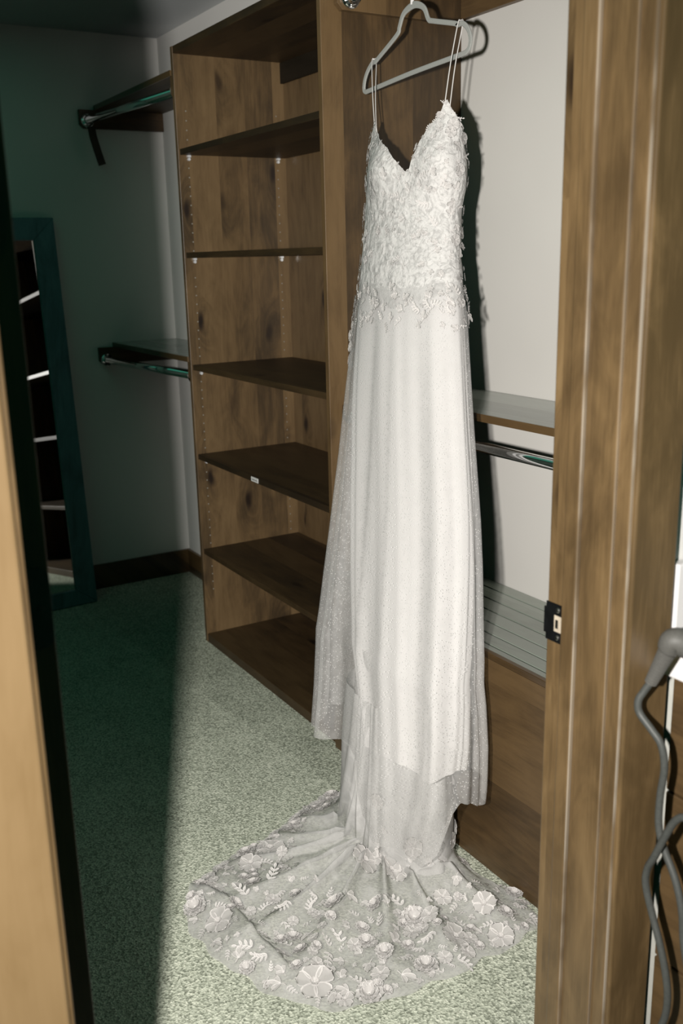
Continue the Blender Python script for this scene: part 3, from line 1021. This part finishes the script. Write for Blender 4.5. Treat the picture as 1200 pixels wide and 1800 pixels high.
bm = new()
NF, NZ = 320, 110
g = []
for j in range(NZ + 1):
    row = []
    for i in range(NF):
        f = 2 * PI * i / NF
        z = 1.46 + (hem_z(f) - 1.46) * j / NZ
        p = over_pt(f, z, -0.006 * max(0.0, min(1.0, (z - 1.36) / 0.08)))
        if z < 0.32:
            d = math.degrees((f + PI) % (2 * PI) - PI)
            w = interp(d, [-60, -10, 12, 60, 74, 90], [0, 0, 1, 1, 0, 0])
            q = min(1.0, (0.32 - z) / 0.20)
            q = w * q * q * (3 - 2 * q)
            p.x = p.x + (-1.868 + (p.x + 1.868) * 0.80 - p.x) * q
            p.y = p.y + (1.245 + (p.y - 1.245) * 0.85 - p.y) * q
        row.append(bm.verts.new(p))
    g.append(row)
for j in range(NZ):
    for i in range(NF):
        bm.faces.new((g[j][i], g[j][(i + 1) % NF], g[j + 1][(i + 1) % NF], g[j + 1][i]))
tag(put('tulle_overskirt', bm, M['overlay'], dress, smooth=True), 'sheer dotted tulle overskirt')

# train: falls from under the overskirt and spreads over the carpet
TC = Vector((-1.86, 1.20))
BND = [(-2.176, 1.228), (-2.125, 1.09), (-2.072, 0.975), (-2.040, 0.86), (-2.000, 0.745), (-1.945, 0.690), (-1.819, 0.660), (-1.696, 0.684), (-1.567, 0.730),
       (-1.474, 0.791), (-1.435, 0.878), (-1.414, 1.006), (-1.410, 1.171), (-1.415, 1.300), (-1.440, 1.365), (-1.53, 1.375), (-1.65, 1.350), (-1.74, 1.345),
       (-1.86, 1.36), (-1.98, 1.36), (-2.09, 1.33)]
BA = sorted((math.atan2(p[1] - TC.y, p[0] - TC.x), math.hypot(p[0] - TC.x, p[1] - TC.y)) for p in BND)
BA = [(BA[-1][0] - 2 * PI, BA[-1][1])] + BA + [(BA[0][0] + 2 * PI, BA[0][1])]


def bnd_r(th):
    th = (th + PI) % (2 * PI) - PI
    return interp(th, [q[0] for q in BA], [q[1] for q in BA])


TUCK = [(-1.975, 0.735), (-1.925, 0.755), (-1.860, 0.775), (-1.800, 0.775), (-1.735, 0.770), (-1.650, 0.785)]
FOLDS = [(-2.72, 0.05, 0.035), (-2.35, 0.06, 0.03), (-2.05, 0.045, 0.035), (-1.62, 0.05, 0.03), (-1.30, 0.045, 0.045), (-0.95, 0.05, 0.05), (-0.55, 0.06, 0.05),
         (-0.2, 0.06, 0.04), (0.2, 0.07, 0.05), (2.9, 0.07, 0.04)]


def ell_r(th, cx, cy, a, b):
    """distance from TC along th to an ellipse around (cx, cy)"""
    dx, dy = math.cos(th), math.sin(th)
    ox, oy = TC.x - cx, TC.y - cy
    A_ = (dx / a) ** 2 + (dy / b) ** 2
    B_ = 2 * (ox * dx / a ** 2 + oy * dy / b ** 2)
    C_ = (ox / a) ** 2 + (oy / b) ** 2 - 1
    return (-B_ + math.sqrt(max(B_ * B_ - 4 * A_ * C_, 0))) / (2 * A_)


def ground_z(x, y):
    th = math.atan2(y - TC.y, x - TC.x)
    r = math.hypot(x - TC.x, y - TC.y)
    R = bnd_r(th)
    r0 = min(ell_r(th, -1.868, 1.240, 0.205, 0.115), R * 0.8)
    s = max(0.0, min(1.0, (r - r0) / max(R - r0, 1e-4)))
    z = 0.004 + 0.050 * (1 - s) ** 3
    for f0, w, h in FOLDS:
        d = (th - f0 + PI) % (2 * PI) - PI
        w2 = w * (0.8 + 0.5 * s)
        z += h * math.exp(-(d / w2) ** 2) * (1 - s) ** 0.8 * min(1.0, s * 6 + 0.3)
    e = noise.noise((x * 9, y * 9, 1.7)) * 0.010 + noise.noise((x * 22, y * 22, 4.1)) * 0.005
    z += (e + 0.008) * min(1.0, (1 - s) * 6 + 0.25)
    # the tuck: a folded-over lip, gentle towards the lens and steep behind
    best = 9.0
    sg = 0
    for i in range(len(TUCK) - 1):
        p, q = Vector(TUCK[i]), Vector(TUCK[i + 1])
        d_ = q - p
        u = max(0.0, min(1.0, (Vector((x, y)) - p).dot(d_) / d_.dot(d_)))
        w = Vector((x, y)) - (p + d_ * u)
        if w.length < best:
            best = w.length
            sg = d_.x * w.y - d_.y * w.x
    z += 0.020 * math.exp(-(best / (0.007 if sg > 0 else 0.045)) ** 2)
    return max(z, 0.003)


def train_pt(th, s):
    d = Vector((math.cos(th), math.sin(th)))
    R = bnd_r(th) * (1 + 0.010 * math.sin(23 * th) + 0.006 * math.sin(41 * th + 1))
    r_top = ell_r(th, -1.866, 1.248, 0.185, 0.085)
    r_ft = min(ell_r(th, -1.868, 1.240, 0.205, 0.115), R * 0.8)
    if s < 0.3:
        q = s / 0.3
        r = r_top + (r_ft - r_top) * q
        xy = TC + d * r
        zf = ground_z(TC.x + d.x * r_ft, TC.y + d.y * r_ft)
        rip = 0.012 * noise.noise((th * 3.0, q * 1.6, 7.7)) * 2 * (0.4 + q) + 0.004 * math.sin(17 * th + 2 + 2 * q)
        xy = xy + d * rip * (1 - q * 0.3)
        return Vector((xy.x, xy.y, 0.44 + (zf - 0.44) * (1 - (1 - q) ** 1.25)))
    q = (s - 0.3) / 0.7
    rip = (0.024 * noise.noise((th * 3.0, 1.6, 7.7)) * 1.4 + 0.004 * math.sin(17 * th + 4)) * 0.7 * (1 - q) ** 2
    r = r_ft + (R - r_ft) * q + rip
    xy = TC + d * r
    return Vector((xy.x, xy.y, ground_z(xy.x, xy.y)))


bm = new()
NT_, NS = 360, 110
g = []
for j in range(NS + 1):
    g.append([bm.verts.new(train_pt(2 * PI * i / NT_, j / NS)) for i in range(NT_)])
for j in range(NS):
    for i in range(NT_):
        bm.faces.new((g[j][i], g[j][(i + 1) % NT_], g[j + 1][(i + 1) % NT_], g[j + 1][i]))
train = put('train', bm, M['train'], dress, smooth=True)
tag(train, 'sheer floral tulle train spread over the carpet')

bm = new()
g = []
for j in range(41):
    q = j / 40
    row = []
    for i in range(160):
        th = 2 * PI * i / 160
        r = 0.90 + 0.10 * q
        e = 0.012 * noise.noise((math.cos(th) * 2.2, math.sin(th) * 2.2, q * 2))
        row.append(bm.verts.new((-1.855 - 0.015 * q + (0.185 * r + e) * math.cos(th), 1.247 + (0.072 * r + e) * math.sin(th), 0.56 - 0.535 * q)))
    g.append(row)
for j in range(40):
    for i in range(160):
        bm.faces.new((g[j][i], g[j][(i + 1) % 160], g[j + 1][(i + 1) % 160], g[j + 1][i]))
tag(put('tulle_underskirt', bm, M['under'], dress, smooth=True), 'milky inner tulle layer below the lining')

# ---- lace motifs


def motif(name, petals, rnd=0.7):
    """petals: (angle, length, width, tip, start) cups with a solid cord rim; local xy with z outward, unit radius"""
    verts, faces, rim = [], [], []
    for ang, ln, wd, z_t, st in petals:
        base = len(verts)
        nr, na = 5, 6
        for i in range(nr + 1):
            u = 1 - (1 - i / nr) ** 1.5
            for k in range(na + 1):
                w = k / na * 2 - 1
                prof = 1.28 * (u + 0.02) ** (rnd) * math.sqrt(max(0.0, 1 - u ** 4.5)) + 0.10
                x = st + ln * (u - 0.10 * w * w * u)
                y = wd * w * prof
                z = z_t * u * u + 0.10 * ln * (abs(w) ** 2) * math.sin(PI * u * 0.9) + 0.01
                ca, sa = math.cos(ang), math.sin(ang)
                verts.append((x * ca - y * sa, x * sa + y * ca, z))
                rim.append(1.0 if (abs(w) > 0.9 or u == 1 or i == 0) else (0.22 if k == na // 2 else 0.0))
        for i in range(nr):
            for k in range(na):
                p = base + i * (na + 1) + k
                faces.append((p, p + 1, p + na + 2, p + na + 1))
    me = bpy.data.meshes.new(name)
    me.from_pydata(verts, [], faces)
    a = me.attributes.new('rim', 'FLOAT', 'POINT')
    a.data.foreach_set('value', rim)
    me.polygons.foreach_set('use_smooth', [True] * len(me.polygons))
    me.materials.append(M['lace'])
    return me


random.seed(11)
MOT = {'lace_flower': [], 'lace_rosette': [], 'lace_leaf': [], 'lace_sprig': []}
for v in range(3):
    P = [(2 * PI * k / 5 + random.uniform(-0.12, 0.12), random.uniform(0.76, 0.98), random.uniform(0.42, 0.52), random.uniform(0.02, 0.16), 0.06) for k in range(5)]
    P += [(2 * PI * k / 6 + 0.3, 0.24, 0.10, 0.12, 0.0) for k in range(6)]
    MOT['lace_flower'].append(motif('lace_flower', P))
for v in range(2):
    P = []
    for ring, (n, ln, wd, z) in enumerate(((7, 0.95, 0.42, 0.10), (6, 0.68, 0.36, 0.26), (5, 0.42, 0.28, 0.34))):
        P += [(2 * PI * k / n + ring * 0.4 + random.uniform(-0.15, 0.15), ln * random.uniform(0.85, 1.05), wd, z, 0.03) for k in range(n)]
    MOT['lace_rosette'].append(motif('lace_rosette', P))
for v in range(2):
    P = [(0.1, 1.05, 0.24, 0.08, 0.0), (0.85 + 0.2 * v, 0.75, 0.20, 0.05, 0.0), (-0.75, 0.68 - 0.1 * v, 0.17, 0.06, 0.0), (PI - 0.3, 0.5, 0.04, 0.02, 0.0)]
    MOT['lace_leaf'].append(motif('lace_leaf', P, 0.5))


def sprig(name, n, curl):
    parts = []
    pos = Vector((0, 0))
    ang = 0.0
    me_v, me_f, rim = [], [], []
    for k in range(n):
        step = 1.5 / n
        pos = pos + Vector((math.cos(ang), math.sin(ang))) * step
        for sg in ((-1, 1) if k < n - 1 else (0,)):
            a_ = ang + sg * 0.85
            ln, wd = 0.50 * (1 - 0.35 * k / n), 0.105
            b0 = len(me_v)
            for i in range(4):
                u = i / 3
                for w in (-1, 0, 1):
                    x = ln * u
                    y = wd * w * math.sin(PI * (0.1 + 0.85 * u)) ** 0.7
                    me_v.append((pos.x - 0.75 + x * math.cos(a_) - y * math.sin(a_), pos.y + x * math.sin(a_) + y * math.cos(a_), 0.02 + 0.06 * u + 0.04 * abs(w)))
                    rim.append(1.0 if w else 0.35)
            for i in range(3):
                for q in range(2):
                    p = b0 + i * 3 + q
                    me_f.append((p, p + 1, p + 4, p + 3))
        b0 = len(me_v)
        nxt = pos + Vector((math.cos(ang + curl), math.sin(ang + curl))) * step
        for p in (pos, nxt):
            for w in (-0.03, 0.03):
                me_v.append((p.x - 0.75 - math.sin(ang) * w, p.y + math.cos(ang) * w, 0.03))
                rim.append(1.0)
        if k < n - 1:
            me_f.append((b0, b0 + 1, b0 + 3, b0 + 2))
        ang += curl
    me = bpy.data.meshes.new(name)
    me.from_pydata(me_v, [], me_f)
    a = me.attributes.new('rim', 'FLOAT', 'POINT')
    a.data.foreach_set('value', rim)
    me.polygons.foreach_set('use_smooth', [True] * len(me.polygons))
    me.materials.append(M['lace'])
    return me


MOT['lace_sprig'] = [sprig('lace_sprig', 4, 0.16), sprig('lace_sprig', 5, -0.32), sprig('lace_sprig', 3, 0.4)]


def place(kind, pos, nrm, rot, size, parent):
    o = link(kind, random.choice(MOT[kind]), parent)
    q = nrm.to_track_quat('Z', 'Y').to_matrix().to_4x4()
    o.matrix_local = Matrix.Translation(pos - ORG[parent]) @ q @ Matrix.Rotation(rot, 4, 'Z') @ Matrix.Scale(size, 4)
    return o


def on_train(kind, x, y, size, rot=None):
    th, r = math.atan2(y - TC.y, x - TC.x), math.hypot(x - TC.x, y - TC.y)
    k = min(1.0, (bnd_r(th) * 0.985 - size * 0.45) / r)      # stay on the net
    x, y = TC.x + (x - TC.x) * k, TC.y + (y - TC.y) * k
    e = 0.012
    z = ground_z(x, y)
    n = Vector((-(ground_z(x + e, y) - ground_z(x - e, y)) / (2 * e), -(ground_z(x, y + e) - ground_z(x, y - e)) / (2 * e), 1.0))
    n.x = max(-0.7, min(0.7, n.x))
    n.y = max(-0.7, min(0.7, n.y))
    n.normalize()
    place(kind, Vector((x, y, z + 0.003)) + n * 0.002, n, random.uniform(0, 2 * PI) if rot is None else rot, size, train)
MAIN = {
    'lace_flower': [(-2.022, 0.958, 0.052), (-1.819, 0.723, 0.049), (-1.531, 0.814, 0.053), (-1.777, 1.093, 0.051), (-1.731, 1.14, 0.042), (-1.439, 0.825, 0.026), (-1.479, 1.142, 0.048), (-1.992, 0.887, 0.04), (-1.709, 1.157, 0.036), (-2.085, 0.833, 0.032), (-1.519, 1.259, 0.038), (-1.437, 1.241, 0.04)],
    'lace_rosette': [(-1.691, 0.959, 0.037), (-1.899, 0.694, 0.041), (-1.586, 1.109, 0.043), (-1.451, 1.045, 0.038), (-1.44, 0.892, 0.04), (-1.972, 0.747, 0.036), (-1.854, 0.781, 0.029), (-1.895, 0.847, 0.03), (-1.666, 1.055, 0.032), (-1.81, 0.92, 0.024), (-1.816, 1.117, 0.027)],
    'lace_leaf': [(-1.54, 1.018, 0.042), (-1.456, 0.985, 0.04), (-1.49, 0.839, 0.037), (-1.479, 0.866, 0.037), (-1.553, 0.727, 0.04), (-1.769, 0.687, 0.034), (-1.972, 1.008, 0.028), (-1.708, 1.002, 0.038), (-1.668, 0.88, 0.034), (-1.382, 1.034, 0.029), (-2.022, 0.775, 0.031), (-1.688, 0.712, 0.036), (-1.588, 0.772, 0.032), (-1.519, 0.945, 0.035), (-1.559, 0.948, 0.028)],
    'lace_sprig': [(-1.874, 0.891, 0.045), (-1.876, 0.816, 0.041), (-1.902, 0.775, 0.033), (-1.769, 0.83, 0.037), (-1.762, 0.871, 0.032), (-1.701, 0.741, 0.039), (-1.878, 1.021, 0.037), (-1.614, 0.93, 0.036), (-1.598, 1.026, 0.034), (-1.504, 1.101, 0.036), (-1.758, 0.922, 0.032), (-1.643, 1.103, 0.041), (-1.584, 0.875, 0.036), (-1.644, 0.749, 0.036), (-2.032, 1.057, 0.032), (-1.487, 1.027, 0.03), (-1.407, 1.121, 0.033)],
}
used = []
for kind, lst in MAIN.items():
    for x, y, r in lst:
        on_train(kind, x, y, r * 0.84)
        used.append((x, y, r * 0.84))
random.seed(23)
tries = 0
added = 0
while added < 215 and tries < 9000:
    tries += 1
    th = random.uniform(-PI, PI)
    R = bnd_r(th)
    q = 1 - abs(random.gauss(0, 0.20)) if random.random() < 0.72 else random.uniform(0.35, 0.9)
    r = R * min(q, 0.965)
    x, y = TC.x + r * math.cos(th), TC.y + r * math.sin(th)
    if (y > 1.30 and x < -1.6) or r < 0.24:
        continue
    size = random.uniform(0.013, 0.027)
    if any((x - a) ** 2 + (y - b) ** 2 < ((c + size) * 0.62) ** 2 for a, b, c in used):
        continue
    kind = random.choice(['lace_flower', 'lace_leaf', 'lace_leaf', 'lace_sprig', 'lace_sprig', 'lace_rosette'])
    on_train(kind, x, y, size)
    used.append((x, y, size))
    added += 1

for k in range(64):                    # dense lace edging on the far and left border
    th = math.radians(158 + 100 * k / 63 + random.uniform(-1.2, 1.2))
    r = bnd_r(th) * random.uniform(0.90, 0.975)
    on_train(random.choice(['lace_leaf', 'lace_sprig', 'lace_leaf', 'lace_flower']), TC.x + r * math.cos(th), TC.y + r * math.sin(th), random.uniform(0.014, 0.024))

for k in range(18):                    # lace on the side of the hanging column, next to the bench
    th, q = math.radians(random.uniform(-40, 60)), random.uniform(0.14, 0.30)
    p = train_pt(th, q)
    n = (train_pt(th + 0.03, q) - p).cross(train_pt(th, q + 0.02) - p).normalized()
    if n.dot(Vector((p.x - TC.x, p.y - TC.y, 0.05))) < 0:
        n = -n
    place(random.choice(['lace_leaf', 'lace_flower', 'lace_sprig']), p + n * 0.003, n, random.uniform(0, 6.28), random.uniform(0.018, 0.030), train)


def on_body(kind, f, z, size, fn, parent):
    p = fn(f, z, 0.003)
    du = fn(f + 0.03, z, 0.003) - fn(f - 0.03, z, 0.003)
    dv = fn(f, z + 0.01, 0.003) - fn(f, z - 0.01, 0.003)
    n = du.cross(dv)
    if n.length < 1e-9:
        return
    n.normalize()
    xc, yc, a, b = sec(z)
    if n.dot(Vector((p.x - xc, p.y - yc, 0))) < 0:
        n = -n
    place(kind, p, n, random.uniform(0, 2 * PI), size, parent)


random.seed(5)
cnt = 0
used = []
while cnt < 135:
    f = random.uniform(-1.15, 2.2)
    tz = top_z(f)
    z = random.uniform(1.385, tz - 0.012)
    if z < 1.47 and random.random() < 0.5:
        continue
    p = body_pt(f, z)
    s = random.uniform(0.011, 0.023)
    if any((p - q).length < (s + r) * 0.55 for q, r in used):
        if random.random() < 0.97:
            continue
    on_body(random.choice(['lace_leaf', 'lace_leaf', 'lace_sprig', 'lace_leaf', 'lace_leaf', 'lace_sprig', 'lace_sprig', 'lace_flower']), f, z, s, body_pt, bodice)
    used.append((p, s))
    cnt += 1
# lace standing up along the neckline and the strap points
for k in range(46):
    f = -1.1 + 3.2 * k / 45
    z = top_z(f) - 0.004
    on_body('lace_leaf' if k % 2 else 'lace_sprig', f, z, random.uniform(0.008, 0.014), body_pt, bodice)
# lace trailing down the left hip
ov = [o for o in dress.children if o.name.startswith('tulle_overskirt')][0]
for k in range(22):
    z = 1.40 - 0.19 * k / 21
    on_body(random.choice(['lace_leaf', 'lace_sprig', 'lace_flower']), -0.95 + random.uniform(-0.25, 0.2), z, random.uniform(0.012, 0.02), over_pt, ov)
for k in range(64):
    on_body(random.choice(['lace_leaf', 'lace_sprig', 'lace_leaf']), -0.9 + 3.0 * (k + random.random()) / 64, random.uniform(1.33, 1.425), random.uniform(0.012, 0.022), over_pt, ov)
# a lace point of the train caught up on the bench side
on_train('lace_flower', -1.70, 1.335, 0.022)
